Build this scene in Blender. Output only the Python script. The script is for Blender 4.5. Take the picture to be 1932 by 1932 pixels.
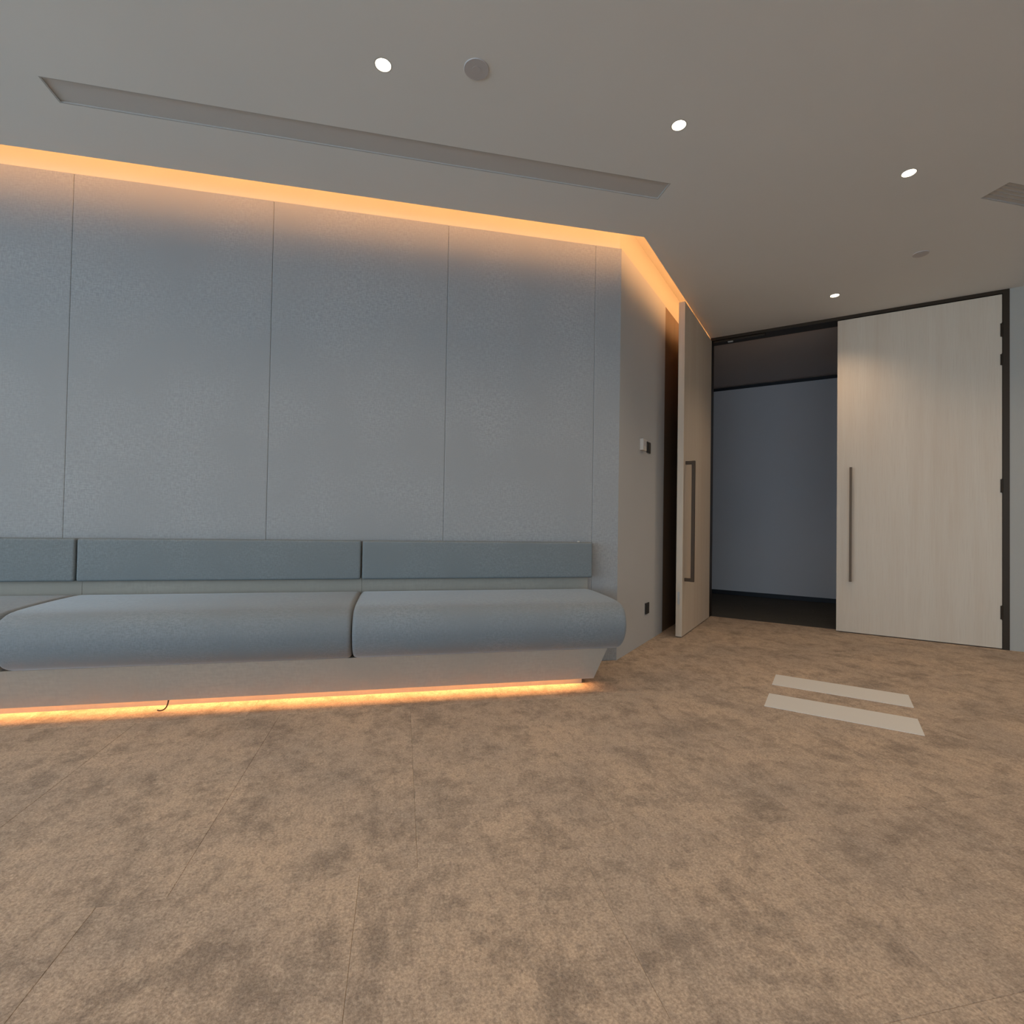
import bpy, bmesh, math, random
from mathutils import Vector, Matrix
random.seed(7)
sc = bpy.context.scene
for o in list(bpy.data.objects):
    bpy.data.objects.remove(o)
K = 0.93                      # metres per survey unit (camera height = 1 unit)
# ------------------------------------------------------------------ camera
yaw, pit, rol, FPX = 0.5619664, 0.0174726, 0.0164955, 965.3
F = Vector((-math.sin(yaw)*math.cos(pit), math.cos(yaw)*math.cos(pit), math.sin(pit)))
R0 = Vector((math.cos(yaw), math.sin(yaw), 0)); U0 = R0.cross(F)
R1 = R0*math.cos(rol) + U0*math.sin(rol); U1 = -R0*math.sin(rol) + U0*math.cos(rol)
cd = bpy.data.cameras.new('camera'); cam = bpy.data.objects.new('camera', cd)
sc.collection.objects.link(cam)
m = Matrix((R1, U1, -F)).transposed().to_4x4(); m.translation = (0, 0, K)
cam.matrix_world = m
cd.sensor_width = 36; cd.lens = FPX/1932*36; cd.clip_start = 0.02; cd.clip_end = 100
sc.camera = cam
# ------------------------------------------------------------------ world, exposure
sc.view_settings.view_transform = 'Standard'; sc.view_settings.look = 'None'
sc.view_settings.gamma = 1; sc.view_settings.use_curve_mapping = False
sc.view_settings.exposure = 0.08
SKY = 6.8
SPOT_W, SPOT_COL = 28.0, (1.0, 0.76, 0.53)
LED_E, LED_COL = 20.5, (1.0, 0.49, 0.185)
BENCH_LED_E = 82.0
wd = bpy.data.worlds.new('sky'); sc.world = wd; wd.use_nodes = True
nt = wd.node_tree; bg = nt.nodes['Background']
tc = nt.nodes.new('ShaderNodeTexCoord'); sx = nt.nodes.new('ShaderNodeSeparateXYZ')
rp = nt.nodes.new('ShaderNodeValToRGB')
nt.links.new(tc.outputs['Generated'], sx.inputs[0]); nt.links.new(sx.outputs['Z'], rp.inputs[0])
rp.color_ramp.elements[0].position = 0.0; rp.color_ramp.elements[0].color = (0.45, 0.61, 0.78, 1)
rp.color_ramp.elements[1].position = 0.9; rp.color_ramp.elements[1].color = (0.55, 0.80, 1.0, 1)
nt.links.new(rp.outputs[0], bg.inputs['Color']); bg.inputs['Strength'].default_value = SKY
sc.cycles.use_denoising = True
sc.cycles.max_bounces = 10; sc.cycles.diffuse_bounces = 7
sc.cycles.sample_clamp_indirect = 6
# ------------------------------------------------------------------ frame of the bench wall
CX, CY, AL, DY, H, ZP, G = -1.3343, 3.5747, 0.79656, 5.7856, 3.0095, 3.0198, 0.1965
C = Vector((CX, CY)); W = Vector((-math.sin(AL), -math.cos(AL))); N = Vector((math.cos(AL), -math.sin(AL)))
LX = CX + G
TL_ = (G - G*N.x)/W.x
LIP = C + N*G + W*TL_                      # corner of the ceiling lip (plan, units)
MB_ = Matrix(((W.x, N.x, 0, CX*K), (W.y, N.y, 0, CY*K), (0, 0, 1, 0), (0, 0, 0, 1)))  # local (s, d, z) -> world
def SD(s, d):
    p = C + W*s + N*d
    return (p.x, p.y)
# ------------------------------------------------------------------ helpers
def link(o, parent=None):
    sc.collection.objects.link(o)
    if parent is not None: o.parent = parent
    return o
def empty(name, loc=(0, 0, 0), mat=None, **props):
    o = bpy.data.objects.new(name, None); link(o); o.empty_display_size = 0.1
    if mat is not None: o.matrix_world = mat @ Matrix.Translation(Vector(loc)*K)
    else: o.location = Vector(loc)*K
    for k, v in props.items(): o[k] = v
    return o
def tag(o, **props):
    for k, v in props.items(): o[k] = v
    return o
def finish(bm, name, mat, parent=None, smooth=False, loc=None, mat4=None, bevel=0, seg=2, keep=None):
    """bm is in units; scaled to metres here"""
    bmesh.ops.scale(bm, vec=(K, K, K), verts=bm.verts)
    if bevel:
        bmesh.ops.bevel(bm, geom=[e for e in bm.edges if e.calc_face_angle(0) > 0.5 and not (keep and keep(e))], offset=bevel, segments=seg, profile=0.6, affect='EDGES')
    bmesh.ops.recalc_face_normals(bm, faces=bm.faces)
    me = bpy.data.meshes.new(name); bm.to_mesh(me); bm.free()
    if smooth:
        for p in me.polygons: p.use_smooth = True
        try: me.set_sharp_from_angle(angle=math.radians(40))
        except Exception: pass
    me.materials.append(mat)
    o = bpy.data.objects.new(name, me); link(o, parent)
    if mat4 is not None: o.matrix_world = mat4
    if loc is not None: o.location = Vector(loc)*K
    return o
def box(bm, x0, x1, y0, y1, z0, z1):
    v = [bm.verts.new(p) for p in ((x0,y0,z0),(x1,y0,z0),(x1,y1,z0),(x0,y1,z0),(x0,y0,z1),(x1,y0,z1),(x1,y1,z1),(x0,y1,z1))]
    for f in ((0,3,2,1),(4,5,6,7),(0,1,5,4),(1,2,6,5),(2,3,7,6),(3,0,4,7)): bm.faces.new([v[i] for i in f])
def prism(bm, pts, z0, z1):
    a = [bm.verts.new((p[0], p[1], z0)) for p in pts]; b = [bm.verts.new((p[0], p[1], z1)) for p in pts]
    n = len(pts); bm.faces.new(a[::-1]); bm.faces.new(b)
    for i in range(n): bm.faces.new((a[i], a[(i+1)%n], b[(i+1)%n], b[i]))
def cyl(bm, x, y, z0, z1, r, n=32, r2=None):
    r2 = r if r2 is None else r2
    a = [bm.verts.new((x+r*math.cos(t*2*math.pi/n), y+r*math.sin(t*2*math.pi/n), z0)) for t in range(n)]
    b = [bm.verts.new((x+r2*math.cos(t*2*math.pi/n), y+r2*math.sin(t*2*math.pi/n), z1)) for t in range(n)]
    bm.faces.new(a[::-1]); bm.faces.new(b)
    for i in range(n): bm.faces.new((a[i], a[(i+1)%n], b[(i+1)%n], b[i]))
def mk(*boxes):
    bm = bmesh.new()
    for b in boxes: box(bm, *b)
    return bm
def loft(bm, prof, stations):
    """prof: closed list of (d, z); stations: list of (s, inset) ; inset pulls the profile towards its centre"""
    cd_ = sum(p[0] for p in prof)/len(prof); cz = sum(p[1] for p in prof)/len(prof)
    rings = []
    hd = max(abs(p[0]-cd_) for p in prof); hz = max(abs(p[1]-cz) for p in prof)
    for s, ins in stations:
        rings.append([bm.verts.new((s, cd_+(d-cd_)*(1-ins/hd), cz+(z-cz)*(1-ins/hz))) for d, z in prof])
    n = len(prof)
    for a, b in zip(rings, rings[1:]):
        for i in range(n): bm.faces.new((a[i], a[(i+1)%n], b[(i+1)%n], b[i]))
    bm.faces.new(rings[0][::-1]); bm.faces.new(rings[-1])
# ------------------------------------------------------------------ materials
def base_mat(name, col, rough=0.8, metal=0.0, spec=0.3):
    m = bpy.data.materials.new(name); m.use_nodes = True
    b = m.node_tree.nodes['Principled BSDF']
    b.inputs['Base Color'].default_value = (*col, 1); b.inputs['Roughness'].default_value = rough
    b.inputs['Metallic'].default_value = metal; b.inputs['Specular IOR Level'].default_value = spec
    return m
def nodes(m): return m.node_tree.nodes, m.node_tree.links, m.node_tree.nodes['Principled BSDF']
def mixc(nd, lk, fac, a, b, blend='MIX'):
    x = nd.new('ShaderNodeMix'); x.data_type = 'RGBA'; x.blend_type = blend
    for s, v in ((x.inputs[0], fac), (x.inputs[6], a), (x.inputs[7], b)):
        if hasattr(v, 'links'): lk.new(v, s)
        elif isinstance(v, tuple): s.default_value = (*v, 1)
        else: s.default_value = v
    return x.outputs[2]
def noise(nd, lk, vec, scale, detail=3, rough=0.5, dist=0.0):
    n = nd.new('ShaderNodeTexNoise'); n.inputs['Scale'].default_value = scale; n.inputs['Detail'].default_value = detail
    n.inputs['Roughness'].default_value = rough; n.inputs['Distortion'].default_value = dist
    lk.new(vec, n.inputs['Vector']); return n.outputs['Fac']
def ramp(nd, lk, fac, p0, p1, c0=(0, 0, 0), c1=(1, 1, 1)):
    r = nd.new('ShaderNodeValToRGB'); r.color_ramp.elements[0].position = p0; r.color_ramp.elements[1].position = p1
    r.color_ramp.elements[0].color = (*c0, 1); r.color_ramp.elements[1].color = (*c1, 1)
    lk.new(fac, r.inputs[0]); return r.outputs[0]
def mapped(nd, lk, src, scale=(1, 1, 1), rot=0.0):
    mp = nd.new('ShaderNodeMapping'); mp.inputs['Scale'].default_value = scale; mp.inputs['Rotation'].default_value = (0, 0, rot)
    lk.new(src, mp.inputs['Vector']); return mp.outputs[0]
def bump(nd, lk, b, h, strength, dist):
    bp = nd.new('ShaderNodeBump'); bp.inputs['Strength'].default_value = strength; bp.inputs['Distance'].default_value = dist
    lk.new(h, bp.inputs['Height']); lk.new(bp.outputs[0], b.inputs['Normal'])
def fabric(name, col, var=0.12, sc1=260, sc2=3.0, bs=0.35, rough=0.95):
    m = base_mat(name, col, rough, 0, 0.15); nd, lk, b = nodes(m)
    tc = nd.new('ShaderNodeTexCoord'); v = tc.outputs['Object']
    a = noise(nd, lk, mapped(nd, lk, v, (1, 1, 0.25)), sc1, 2); c = noise(nd, lk, mapped(nd, lk, v, (0.25, 0.25, 1)), sc1, 2)
    mx = nd.new('ShaderNodeMath'); mx.operation = 'ADD'; lk.new(a, mx.inputs[0]); lk.new(c, mx.inputs[1])
    hf = nd.new('ShaderNodeMath'); hf.operation = 'MULTIPLY'; hf.inputs[1].default_value = 0.5; lk.new(mx.outputs[0], hf.inputs[0])
    t = ramp(nd, lk, hf.outputs[0], 0.38, 0.62, tuple(x*(1-var) for x in col), tuple(min(1, x*(1+var)) for x in col))
    big = noise(nd, lk, v, sc2, 3)
    t2 = mixc(nd, lk, ramp(nd, lk, big, 0.35, 0.65), t, tuple(x*0.94 for x in col))
    lk.new(t2, b.inputs['Base Color']); bump(nd, lk, b, hf.outputs[0], bs, 0.001)
    return m
def emit(name, col, strength):
    m = bpy.data.materials.new(name); m.use_nodes = True; nd = m.node_tree.nodes; lk = m.node_tree.links
    nd.remove(nd['Principled BSDF']); e = nd.new('ShaderNodeEmission')
    e.inputs[0].default_value = (*col, 1); e.inputs[1].default_value = strength
    lk.new(e.outputs[0], nd['Material Output'].inputs[0]); return m
def plaster(name, col):
    m = base_mat(name, col, 0.9, 0, 0.2); nd, lk, b = nodes(m)
    g = nd.new('ShaderNodeNewGeometry'); v = g.outputs['Position']
    n = noise(nd, lk, v, 1.6, 4); f = noise(nd, lk, v, 180, 2)
    lk.new(mixc(nd, lk, n, tuple(x*0.965 for x in col), tuple(min(1, x*1.035) for x in col)), b.inputs['Base Color'])
    bump(nd, lk, b, f, 0.12, 0.0008); return m
def wood(name, c0, c1):
    m = base_mat(name, c0, 0.55, 0, 0.35); nd, lk, b = nodes(m)
    tc = nd.new('ShaderNodeTexCoord'); v = tc.outputs['Object']
    g1 = noise(nd, lk, mapped(nd, lk, v, (1, 1, 0.035)), 42, 5, 0.6, 0.4)
    g2 = noise(nd, lk, mapped(nd, lk, v, (1, 1, 0.06)), 7, 3, 0.5, 0.5)
    g3 = noise(nd, lk, mapped(nd, lk, v, (1, 1, 0.02)), 230, 2)
    a = mixc(nd, lk, ramp(nd, lk, g2, 0.35, 0.65), c0, c1)
    a = mixc(nd, lk, ramp(nd, lk, g1, 0.4, 0.75), a, tuple(x*0.96 for x in c0))
    a = mixc(nd, lk, ramp(nd, lk, g3, 0.5, 0.8), a, tuple(x*0.965 for x in c1))
    lk.new(a, b.inputs['Base Color']); bump(nd, lk, b, g3, 0.15, 0.0006); return m
def carpet(name):
    m = base_mat(name, (0.3, 0.22, 0.16), 0.97, 0, 0.1); nd, lk, b = nodes(m)
    g = nd.new('ShaderNodeNewGeometry'); oi = nd.new('ShaderNodeObjectInfo')
    off = nd.new('ShaderNodeVectorMath'); off.operation = 'SCALE'; off.inputs[0].default_value = (1, 1.7, 0)
    om = nd.new('ShaderNodeMath'); om.operation = 'MULTIPLY'; om.inputs[1].default_value = 1.0
    lk.new(oi.outputs['Random'], om.inputs[0]); lk.new(om.outputs[0], off.inputs['Scale'])
    ad = nd.new('ShaderNodeVectorMath'); lk.new(g.outputs['Position'], ad.inputs[0]); lk.new(off.outputs[0], ad.inputs[1])
    wv = mapped(nd, lk, g.outputs['Position'], (1, 1, 1), -math.atan2(W.y, W.x)); tv = mapped(nd, lk, ad.outputs[0], (1, 1, 1), -math.atan2(W.y, W.x))
    n1 = noise(nd, lk, wv, 2.0, 6, 0.65, 0.15)            # clouds over several tiles
    n2 = noise(nd, lk, mapped(nd, lk, tv, (1.0, 0.8, 1)), 5.5, 10, 0.78, 0.12)
    n3 = noise(nd, lk, mapped(nd, lk, tv, (1.0, 0.55, 1)), 24, 8, 0.8, 0.1)
    n4 = noise(nd, lk, mapped(nd, lk, tv, (1, 1, 1)), 150, 3, 0.7)
    n5 = noise(nd, lk, mapped(nd, lk, wv, (0.35, 1.3, 1)), 12, 8, 0.78, 0.15)
    A = (0.52, 0.395, 0.290); B = (0.235, 0.185, 0.145); D_ = (0.41, 0.325, 0.255)
    c = mixc(nd, lk, ramp(nd, lk, n1, 0.38, 0.66), A, D_)
    s = nd.new('ShaderNodeMath'); s.operation = 'MULTIPLY'; lk.new(ramp(nd, lk, n2, 0.48, 0.62), s.inputs[0]); s.inputs[1].default_value = 0.78
    c = mixc(nd, lk, s.outputs[0], c, B)
    s3 = nd.new('ShaderNodeMath'); s3.operation = 'MULTIPLY'; lk.new(ramp(nd, lk, n3, 0.50, 0.64), s3.inputs[0]); s3.inputs[1].default_value = 0.50
    c = mixc(nd, lk, s3.outputs[0], c, B)
    s5 = nd.new('ShaderNodeMath'); s5.operation = 'MULTIPLY'; lk.new(ramp(nd, lk, n5, 0.54, 0.74), s5.inputs[0]); s5.inputs[1].default_value = 0.35
    c = mixc(nd, lk, s5.outputs[0], c, (0.29, 0.24, 0.19))
    n6 = noise(nd, lk, mapped(nd, lk, tv, (1.0, 0.7, 1)), 52, 5, 0.7, 0.1)
    s6 = nd.new('ShaderNodeMath'); s6.operation = 'MULTIPLY'; lk.new(ramp(nd, lk, n6, 0.52, 0.66), s6.inputs[0]); s6.inputs[1].default_value = 0.5
    c = mixc(nd, lk, s6.outputs[0], c, (0.25, 0.20, 0.165))
    n7 = noise(nd, lk, tv, 38, 5, 0.7, 0.1)
    s7 = nd.new('ShaderNodeMath'); s7.operation = 'MULTIPLY'; lk.new(ramp(nd, lk, n7, 0.54, 0.70), s7.inputs[0]); s7.inputs[1].default_value = 0.35
    c = mixc(nd, lk, s7.outputs[0], c, (0.66, 0.53, 0.40))
    c = mixc(nd, lk, 0.5, c, ramp(nd, lk, n4, 0.3, 0.7, (0.2, 0.2, 0.2), (0.8, 0.8, 0.8)), 'OVERLAY')
    lk.new(c, b.inputs['Base Color']); bump(nd, lk, b, n4, 0.5, 0.003); return m
M = {}
M['ceiling'] = plaster('ceiling_paint', (0.74, 0.735, 0.70))
M['cove'] = plaster('cove_paint', (0.62, 0.575, 0.51))
M['wall'] = plaster('wall_paint', (0.50, 0.50, 0.49))
M['doorwall'] = plaster('door_wall_paint', (0.42, 0.395, 0.345))
M['plain'] = plaster('plain_paint', (0.5, 0.49, 0.46))
M['panel'] = fabric('wall_fabric', (0.337, 0.340, 0.335), 0.13, 150, 2.0, 0.3)
M['backf'] = fabric('back_cushion_fabric', (0.20, 0.222, 0.225), 0.14, 230)
M['seatf'] = fabric('seat_cushion_fabric', (0.225, 0.245, 0.255), 0.14, 230)
M['seatf'].node_tree.nodes['Principled BSDF'].inputs['Sheen Weight'].default_value = 0.35
M['seatf'].node_tree.nodes['Principled BSDF'].inputs['Sheen Roughness'].default_value = 0.4
M['beige'] = fabric('beige_laminate', (0.43, 0.375, 0.305), 0.05, 90, 2.0, 0.1, 0.7)
M['carpet'] = carpet('carpet_tile_pile')
M['wood'] = wood('pale_oak', (0.66, 0.56, 0.44), (0.60, 0.485, 0.365))
M['bronze'] = base_mat('dark_bronze', (0.045, 0.030, 0.018), 0.45, 0.5)
M['handle'] = base_mat('bronze_handle', (0.075, 0.045, 0.024), 0.5, 0.3)
M['handle2'] = base_mat('brushed_bronze_pull', (0.12, 0.078, 0.045), 0.5, 0.2)
M['dark_brown'] = wood('dark_brown_grain', (0.17, 0.10, 0.055), (0.13, 0.075, 0.04))
M['diffuser'] = base_mat('grey_grille', (0.56, 0.54, 0.51), 0.7)
M['diffuser_edge'] = base_mat('grille_frame', (0.48, 0.46, 0.43), 0.6)
M['disc'] = base_mat('detector_plastic', (0.52, 0.49, 0.475), 0.6)
M['white'] = base_mat('white_plastic', (0.62, 0.58, 0.52), 0.45)
M['black'] = base_mat('black_plastic', (0.03, 0.028, 0.025), 0.4)
M['strip'] = base_mat('white_tape', (0.68, 0.65, 0.60), 0.6)
M['chrome'] = base_mat('steel', (0.6, 0.58, 0.54), 0.35, 0.9)
M['led'] = emit('warm_led', LED_COL, LED_E)
M['led2'] = emit('warm_bench_led', LED_COL, BENCH_LED_E)
M['lamp'] = emit('downlight_lens', (1.0, 0.93, 0.72), 12.0)
M['corridor'] = plaster('corridor_paint', (0.55, 0.53, 0.53))
M['corridor_ceiling'] = plaster('corridor_ceiling_paint', (0.55, 0.50, 0.48))
M['corridor_floor'] = fabric('dark_corridor_carpet', (0.075, 0.07, 0.062), 0.25, 200)
M['skirting'] = base_mat('black_skirting', (0.015, 0.015, 0.018), 0.5)
g = base_mat('window_glass', (1, 1, 1), 0.02); M['glass'] = g
nd, lk, b = nodes(g); tr = nd.new('ShaderNodeBsdfTransparent'); gl = nd.new('ShaderNodeBsdfGlossy'); gl.inputs['Roughness'].default_value = 0.03
ms = nd.new('ShaderNodeMixShader'); ms.inputs[0].default_value = 0.06; lk.new(tr.outputs[0], ms.inputs[1]); lk.new(gl.outputs[0], ms.inputs[2])
lk.new(ms.outputs[0], nd['Material Output'].inputs[0])
ST = dict(kind='structure')
# ------------------------------------------------------------------ room plan (units)
P1 = C + W*5.5; P2 = P1 + N*8.0; XR = 4.6; YB = P2.y
# ------------------------------------------------------------------ floor of carpet tiles
floor = tag(finish(mk((-9, 7, -8, 9.6, -0.12, -0.012)), 'floor', M['carpet']), **ST)
finish(mk((-5, 3.5, DY+0.11, 8.0, -0.0119, 0.0006)), 'corridor_carpet', M['corridor_floor'], floor)
T = 0.6453
bm = mk((-T/2+0.0001, T/2-0.0001, -T/2+0.0001, T/2-0.0001, -0.011, 0.0))
bmesh.ops.scale(bm, vec=(K, K, K), verts=bm.verts)
top = [e for e in bm.edges if all(v.co.z > -0.001 for v in e.verts)]
bmesh.ops.bevel(bm, geom=top, offset=0.0013, segments=1, affect='EDGES')
bmesh.ops.recalc_face_normals(bm, faces=bm.faces)
tile_me = bpy.data.meshes.new('carpet_tile'); bm.to_mesh(tile_me); bm.free(); tile_me.materials.append(M['carpet'])
cand = []
for j in range(-9, 14):
    d0 = 1.98 + T*(j+0.5)
    sh = 1.64 if j >= 0 else 1.48
    if j < -1: sh = 1.48 + (j % 2)*0.16
    for i in range(-9, 12):
        s0 = sh + T*(i+0.5)
        x, y = SD(s0, d0)
        # must lie in the room or corridor
        inroom = d0 > 0.35 and s0 < 5.5 and x < XR and y < DY+0.4
        sidew = d0 <= 0.35 and x > CX-0.5 and y < DY+0.4 and x < XR and s0 < 0.75
        if not (inroom or sidew): continue
        p = Vector((x*K, y*K, 0)) - Vector((0, 0, K)); q = Vector((p.dot(R1), p.dot(U1), p.dot(F)))
        if q.z < -0.3: continue
        zz = max(q.z, 0.3)
        if abs(q.x/zz) > 1.75 or q.y/zz < -2.3: continue
        cand.append((q.length, x, y))
cand.sort()
for _, x, y in cand[:298]:
    o = bpy.data.objects.new('carpet_tile', tile_me); link(o, floor)
    o.matrix_world = Matrix.Translation((x*K, y*K, 0)) @ Matrix.Rotation(math.atan2(W.y, W.x), 4, 'Z')
print('tiles', len(cand))
# ------------------------------------------------------------------ walls
wall_left = tag(finish(mk((-0.0, 5.55, -0.25, -0.03, 0, 3.45)), 'wall_left', M['cove'], mat4=MB_), **ST)
seams = [0.0, 0.20, 1.268, 2.381, 3.485, 4.59, 5.50]
for a, b_ in zip(seams, seams[1:]):
    gp = 0.0001 if a > 0 else 0
    bm = mk((a+gp, b_-0.0001, -0.0299, 0.0, 0.0, ZP))
    o = finish(bm, 'fabric_panel', M['panel'], wall_left, bevel=0.005, seg=2, keep=(lambda e: all(abs(v.co.x) < 1e-4 for v in e.verts)) if a == 0 else None)
    o.matrix_world = MB_
# side wall: from the corner to the door wall
YPK = 4.74
bm = bmesh.new(); prism(bm, [(CX-0.03, CY+0.03), (CX-0.03, DY+0.0), (CX-0.25, DY), (CX-0.25, CY+0.25)], 0, 3.45)
wall_side = tag(finish(bm, 'wall_back', M['cove']), **ST)
finish(mk((CX-0.0299, CX, CY+0.0, YPK, 0, ZP)), 'wall_board', M['wall'], wall_side)
finish(mk((CX-0.0299, CX-0.004, YPK+0.0005, DY-0.0005, 0, ZP)), 'dark_panel', M['dark_brown'], wall_side)  # darker brown end of the side wall, up to the door wall
# door wall, with opening
OX0, OX1, HD = LX, 1.232, H-0.0005
bm = mk((OX1, XR+0.2, DY, DY+0.16, 0, 3.45), (CX-0.25, OX0-0.0, DY+0.0, DY+0.16, 0, 3.45), (OX0, OX1, DY, DY+0.16, HD, 3.45))
wall_door = tag(finish(bm, 'wall_front', M['doorwall']), **ST)
# other walls, out of view
tag(finish(mk((XR, XR+0.2, YB-0.2, DY, 0, 3.45)), 'wall_right', M['plain']), **ST)
# window walls (out of view): local frame x = along the wall, y = outwards
def window_wall(name, org, ax, out, length, n, first, z0, z1):
    mw = Matrix(((ax.x, out.x, 0, org.x*K), (ax.y, out.y, 0, org.y*K), (0, 0, 1, 0), (0, 0, 0, 1)))
    a0, a1 = 0.15, length-0.15
    bm = mk((-0.05, length+0.1, 0, 0.2, 0, z0), (-0.05, length+0.1, 0, 0.2, z1, 3.45), (-0.05, a0, 0, 0.2, z0, z1), (a1, length+0.1, 0, 0.2, z0, z1))
    tag(finish(bm, name, M['plain'], mat4=mw), **ST)
    w_ = (a1-a0)/n
    for i in range(n):
        x0 = a0+i*w_; x1 = x0+w_
        f = finish(mk((x0+0.001, x1-0.001, 0.06, 0.14, z0+0.001, z0+0.05), (x0+0.001, x1-0.001, 0.06, 0.14, z1-0.05, z1-0.001), (x0+0.001, x0+0.035, 0.06, 0.14, z0+0.05, z1-0.05), (x1-0.035, x1-0.001, 0.06, 0.14, z0+0.05, z1-0.05)), 'window_%d' % (first+i), M['bronze'], mat4=mw)
        tag(f, **ST)
        o = finish(mk((x0+0.036, x1-0.036, 0.095, 0.105, z0+0.051, z1-0.051)), 'window_pane', M['glass'], f); o.matrix_world = mw
    ld = bpy.data.lights.new('window_portal', 'AREA'); ld.shape = 'RECTANGLE'; ld.size = (a1-a0)*K; ld.size_y = (z1-z0)*K; ld.cycles.is_portal = True
    lo = bpy.data.objects.new('window_portal', ld); link(lo); c = org + ax*(length/2) + out*0.18
    lo.matrix_world = Matrix(((ax.x, 0, out.x, c.x*K), (ax.y, 0, out.y, c.y*K), (0, 1, 0, (z0+z1)/2*K), (0, 0, 0, 1)))
window_wall('wall_window_side', P1, N, W, 8.0, 6, 1, 0.12, 2.85)
window_wall('wall_rear', Vector((P2.x, YB)), Vector((1, 0)), Vector((0, -1)), XR-P2.x, 3, 7, 0.12, 2.85)
# ------------------------------------------------------------------ ceiling with slots and holes (2D curve fill)
def spline(cu, pts):
    s = cu.splines.new('POLY'); s.points.add(len(pts)-1); s.use_cyclic_u = True
    for p, q in zip(s.points, pts): p.co = (q[0]*K, q[1]*K, 0, 1)
lights = [SD(1.665, 1.179), SD(0.216, 1.168), SD(-1.230, 1.152), (-0.004, 5.229), SD(3.13, 1.19)]
extra = [SD(4.60, 1.19), SD(1.665, 3.9), SD(3.13, 3.9), SD(0.216, 3.9), SD(-1.23, 3.9), SD(-2.68, 1.15), SD(-2.68, 3.2), SD(4.6, 3.9),
         SD(3.13, 6.3), SD(1.665, 6.3), SD(0.216, 6.3)]  # all but the front row added out of view to brighten the floor
cu = bpy.data.curves.new('c', 'CURVE'); cu.dimensions = '2D'; cu.fill_mode = 'BOTH'
lipL = LIP; e0 = SD(5.5, G)
outline = [tuple(lipL), e0, tuple(P2), (XR, YB), (XR, DY), (LX, DY)]
spline(cu, outline)
DS = [(0.028, 3.22, 0.600, 0.757), (-3.6, -1.858, 1.072, 1.225)]
for s0, s1, d0, d1 in DS: spline(cu, [SD(s0, d0), SD(s1, d0), SD(s1, d1), SD(s0, d1)])
RL = 0.040
for p in lights+extra: spline(cu, [(p[0]+RL*math.cos(t*math.pi/12), p[1]+RL*math.sin(t*math.pi/12)) for t in range(24)])
co = bpy.data.objects.new('tmp', cu); sc.collection.objects.link(co)
bpy.context.view_layer.update()
me = bpy.data.meshes.new_from_object(co.evaluated_get(bpy.context.evaluated_depsgraph_get()))
bpy.data.objects.remove(co)
bm = bmesh.new(); bm.from_mesh(me)
bmesh.ops.remove_doubles(bm, verts=bm.verts, dist=1e-5)
for v in bm.verts: v.co.z = H*K
r = bmesh.ops.extrude_face_region(bm, geom=bm.faces[:])
for v in r['geom']:
    if isinstance(v, bmesh.types.BMVert): v.co.z += 0.03
bmesh.ops.recalc_face_normals(bm, faces=bm.faces)
me2 = bpy.data.meshes.new('ceiling'); bm.to_mesh(me2); bm.free(); me2.materials.append(M['ceiling'])
ceiling = tag(bpy.data.objects.new('ceiling', me2), **ST); link(ceiling)
# upper slab closing the cove
finish(mk((-9, 7, -8, DY+0.16, 3.30, 3.42)), 'cove_soffit', M['cove'], ceiling)
# cove upstand + LED tape
UP = 0.075
def cove_strip(name, off0, off1, z0, z1, mat, parent, s1=5.49, y1=DY-0.01):
    def pt(g_):
        t = (g_ - g_*N.x)/W.x; return C + N*g_ + W*t
    bm = bmesh.new()
    a, b2 = pt(off0), pt(off1)
    e_a, e_b = C+W*s1+N*off0, C+W*s1+N*off1
    prism(bm, [tuple(e_a), tuple(a), tuple(b2), tuple(e_b)], z0, z1)
    prism(bm, [tuple(a), (CX+off0, y1), (CX+off1, y1), tuple(b2)], z0, z1)
    return finish(bm, name, mat, parent)
cove_strip('cove_upstand', G+0.05, G+0.07, H+0.033, H+0.16, M['cove'], ceiling)
led = empty('led_tape', (LX, CY, H), label='warm glowing light tape hidden in the ceiling cove above the grey wall', category='light strip')
o = cove_strip('led_tape_run', G+0.030, G+0.046, H+0.075, H+0.095, M['led'], None); o.parent = led; o.matrix_parent_inverse = led.matrix_world.inverted()
led.location = Vector((LX, CY, H))*K
bpy.context.view_layer.update(); o.matrix_parent_inverse = led.matrix_world.inverted()
o.name = 'tape'
# ------------------------------------------------------------------ ceiling fittings
def downlight(p, label, seen=True):
    t = empty('downlight', (p[0], p[1], H), label=label, category='light', group='recessed ceiling downlights')
    bm = bmesh.new(); n_ = 32
    rs = [(RL-0.0005, 0.0), (RL-0.0005, 0.03), (0.031, 0.03), (RL-0.006, 0.0)]
    rings = [[bm.verts.new((r*math.cos(a*2*math.pi/n_), r*math.sin(a*2*math.pi/n_), z)) for a in range(n_)] for r, z in rs]
    for k in range(4):
        A_, B_ = rings[k], rings[(k+1) % 4]
        for i in range(n_): bm.faces.new((A_[i], A_[(i+1)%n_], B_[(i+1)%n_], B_[i]))
    finish(bm, 'trim_ring', M['white'], t, smooth=True)
    bm = bmesh.new(); cyl(bm, 0, 0, 0.008, 0.016, 0.0325); finish(bm, 'lens', M['lamp'], t)
    ls = bpy.data.lights.new('downlight_beam', 'SPOT'); ls.energy = SPOT_W; ls.color = SPOT_COL; ls.spot_size = math.radians(125); ls.spot_blend = 0.9
    ls.shadow_soft_size = 0.03
    l = bpy.data.objects.new('downlight_beam', ls); link(l, t); l.location = (0, 0, -0.006)
lab = ['glowing round downlight beside the flat ceiling disc, above the middle of the grey panelled wall',
       'glowing round downlight just past the right end of the long ceiling grille',
       'glowing round downlight nearest the right-hand ceiling vent',
       'small glowing downlight close to the door head, above the gap between the doors',
       'glowing downlight cut off at the top left corner of the photo']
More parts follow.
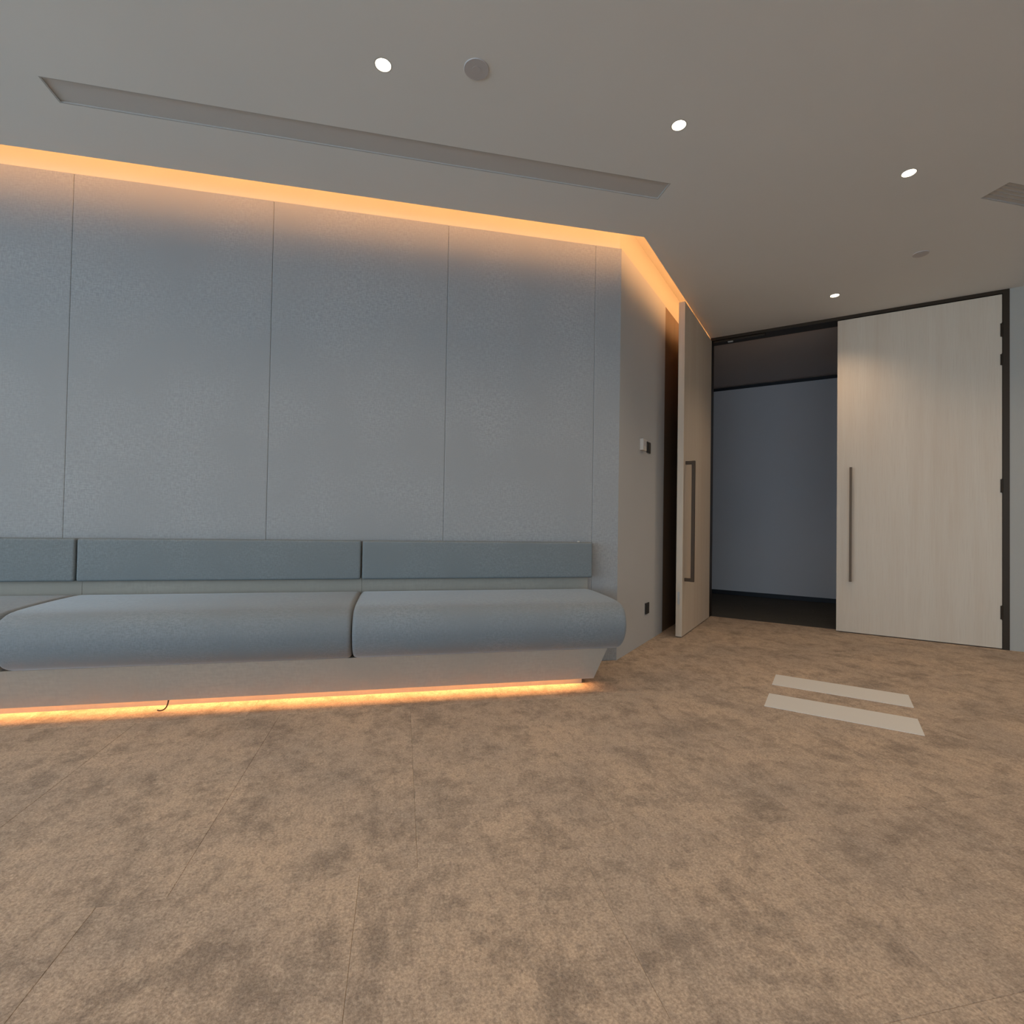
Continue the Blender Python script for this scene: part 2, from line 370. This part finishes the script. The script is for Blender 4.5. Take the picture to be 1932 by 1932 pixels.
for p, l in zip(lights, lab): downlight(p, l)
elab = ['recessed downlight beyond the left edge of the photo, in front of the bench', 'added recessed downlight over the viewer, middle one of its row', 'added recessed downlight left of the viewer in the row overhead', 'added recessed downlight right of the viewer in the row overhead', 'added recessed downlight in the overhead row, nearest the right-hand wall', 'recessed downlight just past the slatted vent, beyond the right edge of the photo', 'added recessed downlight close to the right-hand wall, nearest the door wall', 'added recessed downlight in the overhead row nearest the side windows', 'added recessed downlight behind the viewer, nearest the side windows', 'added recessed downlight behind the viewer, middle one of the rear row', 'added recessed downlight behind the viewer, nearest the right-hand wall']
for p, l in zip(extra, elab): downlight(p, l)
def diffuser(s0, s1, d0, d1, label, slats):
    mid = ((s0+s1)/2, (d0+d1)/2, H)
    t = empty('ceiling_grille', mid, MB_, label=label, category='vent')
    hs, hd = (s1-s0)/2-0.001, (d1-d0)/2-0.001
    e = 0.006
    fr = mk((-hs, hs, -hd, -hd+e, 0.0005, 0.03), (-hs, hs, hd-e, hd, 0.0005, 0.03), (-hs, -hs+e, -hd+e, hd-e, 0.0005, 0.03), (hs-e, hs, -hd+e, hd-e, 0.0005, 0.03))
    finish(fr, 'frame', M['diffuser_edge'], t)
    finish(mk((-hs+e, hs-e, -hd+e, hd-e, 0.007, 0.02)), 'core', M['diffuser'], t)
    if slats:
        for k in range(slats):
            y = -hd+e + (k+1)*(2*hd-2*e)/(slats+1)
            finish(mk((-hs+e, hs-e, y-0.003, y+0.003, 0.004, 0.0069)), 'slat', M['diffuser_edge'], t)
diffuser(*DS[0], 'long grey linear ceiling grille running parallel to the glowing cove', 0)
diffuser(*DS[1], 'grey slatted ceiling vent at the right edge of the photo', 4)
for p, r_, l in (((-1.357, 1.797), 0.056, 'flat grey disc detector on the ceiling right of the downlight'), ((0.529, 4.731), 0.050, 'small round grey speaker disc on the ceiling above the closed oak door')):
    t = empty('ceiling_disc', (p[0], p[1], H), label=l, category='detector')
    bm = bmesh.new(); cyl(bm, 0, 0, -0.004, 0, r_*0.97, 40, r_); finish(bm, 'cover', M['disc'], t)
    bm = bmesh.new(); cyl(bm, 0, 0, -0.005, -0.0041, r_*0.35, 24); finish(bm, 'cap', M['disc'], t)
# ------------------------------------------------------------------ door frame (structure) and leaves
fz = 0.031
bm = mk((OX1-0.044, OX1-0.0005, DY-0.004, DY+0.15, 0, HD-fz), (OX0+0.0005, OX0+0.006, DY+0.03, DY+0.15, 0, HD-fz),
        (OX0+0.0005, OX1-0.0005, DY-0.004, DY+0.175, HD-fz, HD))
frame = tag(finish(bm, 'trim_1', M['bronze']), **ST)
def leaf(name, label, w, t_, h, handle_side):
    return
LH = HD-fz-0.006
# closed leaf
t = empty('door_leaf', (OX1-0.046, DY, 0), label='closed pale oak door leaf on the right, flush in its dark frame', category='door', group='pair of tall oak doors')
t['label'] = 'closed pale oak door leaf with a long bronze pull, flush in the dark frame'
Wd = 1.165
finish(mk((-Wd, 0, 0.0, 0.055, 0.008, LH)), 'panel', M['wood'], t, bevel=0.0012, seg=1)
def pull(parent, x, z0, z1, out, side=1):
    h = 0.020
    bm = mk((x-h/2, x+h/2, -out, -out+0.018, z0, z1)); g_ = finish(bm, 'pull_handle', M['handle2'], parent, bevel=0.0015)
    for z in (z0+0.001, z1-0.023):
        finish(mk((x-h/2+0.001, x+h/2-0.001, -out+0.0181, -0.0005, z, z+0.022)), 'standoff', M['handle2'], g_, bevel=0.001)
    return g_
pull(t, 0.130-(OX1-0.046), 0.485, 1.555, 0.062)
for z0, z1 in ((2.61, 2.73), (2.37, 2.47), (1.30, 1.42), (0.245, 0.366)):
    bm = bmesh.new(); cyl(bm, 0.0, -0.008, z0, z1, 0.005, 16); hg = finish(bm, 'hinge', M['bronze'], t, smooth=True)
    finish(mk((-0.012, 0.0, -0.0035, -0.0003, z0+0.004, z1-0.004)), 'hinge_plate', M['bronze'], hg)
# open leaf: built along local -x from its hinge, rotated so that it stands along -y
t = empty('door_leaf', (-1.150, DY-0.012, 0), label='open oak door leaf standing edge-on beside the side wall, bronze pull facing the opening', category='door', group='pair of tall oak doors')
t.rotation_euler = (0, 0, math.radians(90)+0.0)
# local -x -> world -y ; local -y -> world +x
finish(mk((-Wd, 0, -0.025, 0.029, 0.008, LH)), 'panel', M['wood'], t, bevel=0.0012, seg=1)
hx = 4.69-(DY-0.012); h = 0.026
g_ = finish(mk((hx-h/2, hx+h/2, -0.107, -0.079, 0.487, 1.560)), 'pull_handle', M['handle'], t, bevel=0.0015)
for z in (0.488, 1.530):
    finish(mk((hx-h/2+0.001, hx+h/2-0.001, -0.0789, -0.0255, z, z+0.029)), 'standoff', M['handle'], g_, bevel=0.001)
for z0 in (2.61, 2.37, 1.30, 0.245):
    bm = bmesh.new(); cyl(bm, 0.004, 0.034, z0, z0+0.12, 0.0075, 16); finish(bm, 'hinge', M['bronze'], t, smooth=True)
finish(mk((-Wd-0.0015, -Wd+0.001, -0.004, 0.014, 0.29, 0.40)), 'flush_bolt', M['chrome'], t)
# door closer arm inside the head, above the opening
cl = empty('door_closer', (-0.95, DY+0.03, HD-fz), label='slim dark door closer track under the head of the open doorway', category='door closer')
finish(mk((-0.16, 0.34, -0.012, 0.03, -0.020, -0.0005)), 'track', M['bronze'], cl, bevel=0.001)
finish(mk((-0.02, 0.03, -0.004, 0.022, -0.030, -0.0205)), 'slider', M['chrome'], cl)
# ------------------------------------------------------------------ corridor behind
YC = 7.86
bm = mk((-5.0, 3.5, YC, YC+0.15, 0, 2.935)); cw = tag(finish(bm, 'wall_corridor', M['corridor']), **ST)
finish(mk((-5.0, 3.5, YC+0.03, YC+0.15, 2.935, 2.985)), 'shadow_gap', M['skirting'], cw)
tag(finish(mk((-5.0, 3.5, YC-0.012, YC-0.0005, 0.0, 0.06)), 'baseboard_corridor', M['skirting']), **ST)
tag(finish(mk((-5.0, 3.5, DY+0.16, YC+0.15, 2.985, 3.1)), 'ceiling_corridor', M['corridor_ceiling']), **ST)
tag(finish(mk((3.3, 3.5, DY+0.16, YC, 0, 2.985)), 'wall_corridor_end', M['corridor']), **ST)
tag(finish(mk((-5.0, -4.8, DY+0.16, YC, 0, 2.985)), 'wall_corridor_left', M['corridor']), **ST)
tag(finish(mk((-5.0, CX-0.25, DY, DY+0.16, 0, 3.1)), 'wall_corridor_front', M['corridor']), **ST)
# ------------------------------------------------------------------ bench
S0, S1, S2, S3 = 0.245, 1.79, 3.365, 5.0
bench = empty('bench', (0, 0, 0), MB_, label='long built-in grey upholstered bench with a glowing light strip underneath', category='bench')
def bprt(bm, name, mat, parent=bench, **k):
    return finish(bm, name, mat, parent, **k)
prof = [(0.03, 0.29), (0.03, 0.50), (0.05, 0.530), (0.12, 0.536), (0.30, 0.537), (0.47, 0.534), (0.59, 0.529), (0.65, 0.516), (0.692, 0.482), (0.710, 0.43), (0.712, 0.39), (0.700, 0.34), (0.672, 0.295), (0.635, 0.262), (0.585, 0.243), (0.50, 0.240), (0.30, 0.240), (0.10, 0.245)]
def smooth_prof(p, it=1):
    for _ in range(it):
        q = []
        for i in range(len(p)):
            a, b2 = p[i], p[(i+1) % len(p)]
            q += [(a[0]*.75+b2[0]*.25, a[1]*.75+b2[1]*.25), (a[0]*.25+b2[0]*.75, a[1]*.25+b2[1]*.75)]
        p = q
    return p
pf = smooth_prof(prof, 1)
for a, b2 in ((S0, S1), (S1, S2), (S2, S3)):
    bm = bmesh.new(); a += 0.0035; b2 -= 0.0035
    loft(bm, pf, [(a, 0.022), (a+0.003, 0.010), (a+0.010, 0.003), (a+0.022, 0.0), (b2-0.022, 0.0), (b2-0.010, 0.003), (b2-0.003, 0.010), (b2, 0.022)])
    bprt(bm, 'seat_cushion', M['seatf'], smooth=True)
for a, b2 in ((0.225, S1), (S1, S2), (S2, S3)):
    bprt(mk((a+0.004, b2-0.004, 0.026, 0.098, 0.612, 0.858)), 'back_cushion', M['backf'], bevel=0.014, seg=4, smooth=True)
for a, b2 in ((0.238, S1), (S1, S2), (S2, S3)):
    bprt(mk((a+0.0008, b2-0.0008, 0.0005, 0.0255, 0.30, 0.70)), 'backboard', M['beige'])
# base box under the cushions: slanted front, slanted end
def frustum(s_top, s_bot, s1, prof4):
    bm = bmesh.new(); (db, zb), (dt, zt) = prof4
    v = [bm.verts.new(p) for p in ((s_bot, 0.012, zb), (s1, 0.012, zb), (s1, db, zb), (s_bot, db, zb), (s_top, 0.012, zt), (s1, 0.012, zt), (s1, dt, zt), (s_top, dt, zt))]
    for f in ((0,3,2,1),(4,5,6,7),(0,1,5,4),(1,2,6,5),(2,3,7,6),(3,0,4,7)): bm.faces.new([v[i] for i in f])
    return bm
bprt(frustum(0.345, 0.40, S3, ((0.50, 0.095), (0.575, 0.246))), 'base', M['beige'])
def skewboard(pts8):
    bm = bmesh.new(); v = [bm.verts.new(p) for p in pts8]
    for f in ((0,3,2,1),(4,5,6,7),(0,1,5,4),(1,2,6,5),(2,3,7,6),(3,0,4,7)): bm.faces.new([v[i] for i in f])
    return bm
DT, ZT, DB, ZB_, TT = 0.602, 0.248, 0.533, 0.05, 0.014       # slanted front panel
for a, b2, lft in ((0.0, S1, 1), (S1, S2, 0), (S2, S3, 0)):
    at, ab = (0.325, 0.383) if lft else (a+0.0001, a+0.0001); b2 -= 0.0001
    bprt(skewboard([(ab, DB-TT, ZB_), (b2, DB-TT, ZB_), (b2, DB, ZB_), (ab, DB, ZB_), (at, DT-TT, ZT), (b2, DT-TT, ZT), (b2, DT, ZT), (at, DT, ZT)]), 'front_panel', M['beige'])
bprt(skewboard([(0.383, 0.012, ZB_), (0.397, 0.012, ZB_), (0.397, DB-TT-0.0005, ZB_), (0.383, DB-TT-0.0005, ZB_), (0.325, 0.012, ZT), (0.339, 0.012, ZT), (0.339, DT-TT-0.0005, ZT), (0.325, DT-TT-0.0005, ZT)]), 'end_panel', M['beige'])
bprt(mk((0.43, S3, 0.013, 0.455, 0.0, 0.0948)), 'plinth', M['beige'])
bprt(mk((0.44, S3-0.01, 0.4555, 0.462, 0.0745, 0.0805)), 'led_strip', M['led2'])
# loose cable end under the lip
cpts = [(2.70, 0.525, 0.055), (2.697, 0.54, 0.03), (2.705, 0.555, 0.012), (2.725, 0.56, 0.006), (2.74, 0.55, 0.008)]
cv = bpy.data.curves.new('cable', 'CURVE'); cv.dimensions = '3D'; cv.bevel_depth = 0.0035*K; cv.bevel_resolution = 2
sp = cv.splines.new('NURBS'); sp.points.add(len(cpts)-1); sp.use_endpoint_u = True; sp.order_u = 3
for p, q in zip(sp.points, cpts): p.co = (q[0]*K, q[1]*K, q[2]*K, 1)
cvo = bpy.data.objects.new('tmp', cv); sc.collection.objects.link(cvo); bpy.context.view_layer.update()
cme = bpy.data.meshes.new_from_object(cvo.evaluated_get(bpy.context.evaluated_depsgraph_get())); bpy.data.objects.remove(cvo)
cme.materials.append(M['handle']); link(bpy.data.objects.new('cable', cme), bench)
# small white scrap lying on the back cushion
bm = bmesh.new(); box(bm, -0.008, 0.008, -0.006, 0.006, 0, 0.007)
sc_o = finish(bm, 'paper_scrap', M['white'], bevel=0.001); sc_o.matrix_world = MB_ @ Matrix.Translation(Vector((0.325, 0.06, 0.8585))*K) @ Matrix.Rotation(0.4, 4, 'Z')
tag(sc_o, label='tiny white scrap on top of the right end of the bench back cushion', category='scrap')
# ------------------------------------------------------------------ wall plates on the side wall
def plate(name, y0, z0, dep, mat, label, cat, extra_):
    w_ = 0.092
    t = empty(name, (CX, y0+w_/2, z0+w_/2), label=label, category=cat)
    finish(mk((0.0005, dep, -w_/2, w_/2, -w_/2, w_/2)), 'plate', mat, t, bevel=0.002)
    if extra_ == 'rocker': finish(mk((dep, dep+0.004, -0.03, 0.03, -0.035, 0.035)), 'rocker', mat, t, bevel=0.001)
    if extra_ == 'socket':
        finish(mk((dep, dep+0.003, -0.028, 0.028, -0.03, 0.03)), 'insert', mat, t, bevel=0.001)
    if extra_ == 'screen': finish(mk((dep, dep+0.0015, -0.03, 0.03, -0.01, 0.034)), 'display', M['disc'], t)
plate('thermostat', 4.045, 1.592, 0.028, M['white'], 'white square thermostat on the side wall beside the black switch', 'thermostat', 'screen')
plate('light_switch', 4.215, 1.592, 0.010, M['black'], 'black square switch plate on the side wall next to the white thermostat', 'switch', 'rocker')
plate('power_socket', 4.225, 0.238, 0.010, M['black'], 'black socket plate low on the side wall right of the bench', 'socket', 'socket')
# ------------------------------------------------------------------ two white strips on the carpet
for (x0, x1, y0, y1, l) in ((-0.325, 0.380, 3.612, 3.866, 'white rectangular strip lying on the carpet, the one nearer the doors'), (-0.322, 0.374, 3.160, 3.412, 'white rectangular strip lying on the carpet, the one farther from the doors')):
    o = finish(mk((x0, x1, y0, y1, 0.0003, 0.0022)), 'floor_strip', M['strip']); tag(o, label=l, category='floor strip', group='white strips on the carpet')
# set origin-based placement for the strips
for o in [o for o in bpy.data.objects if o.name.startswith('floor_strip')]:
    c_ = sum((v.co for v in o.data.vertices), Vector())/len(o.data.vertices); c_.z = 0
    for v in o.data.vertices: v.co -= c_
    o.location = c_
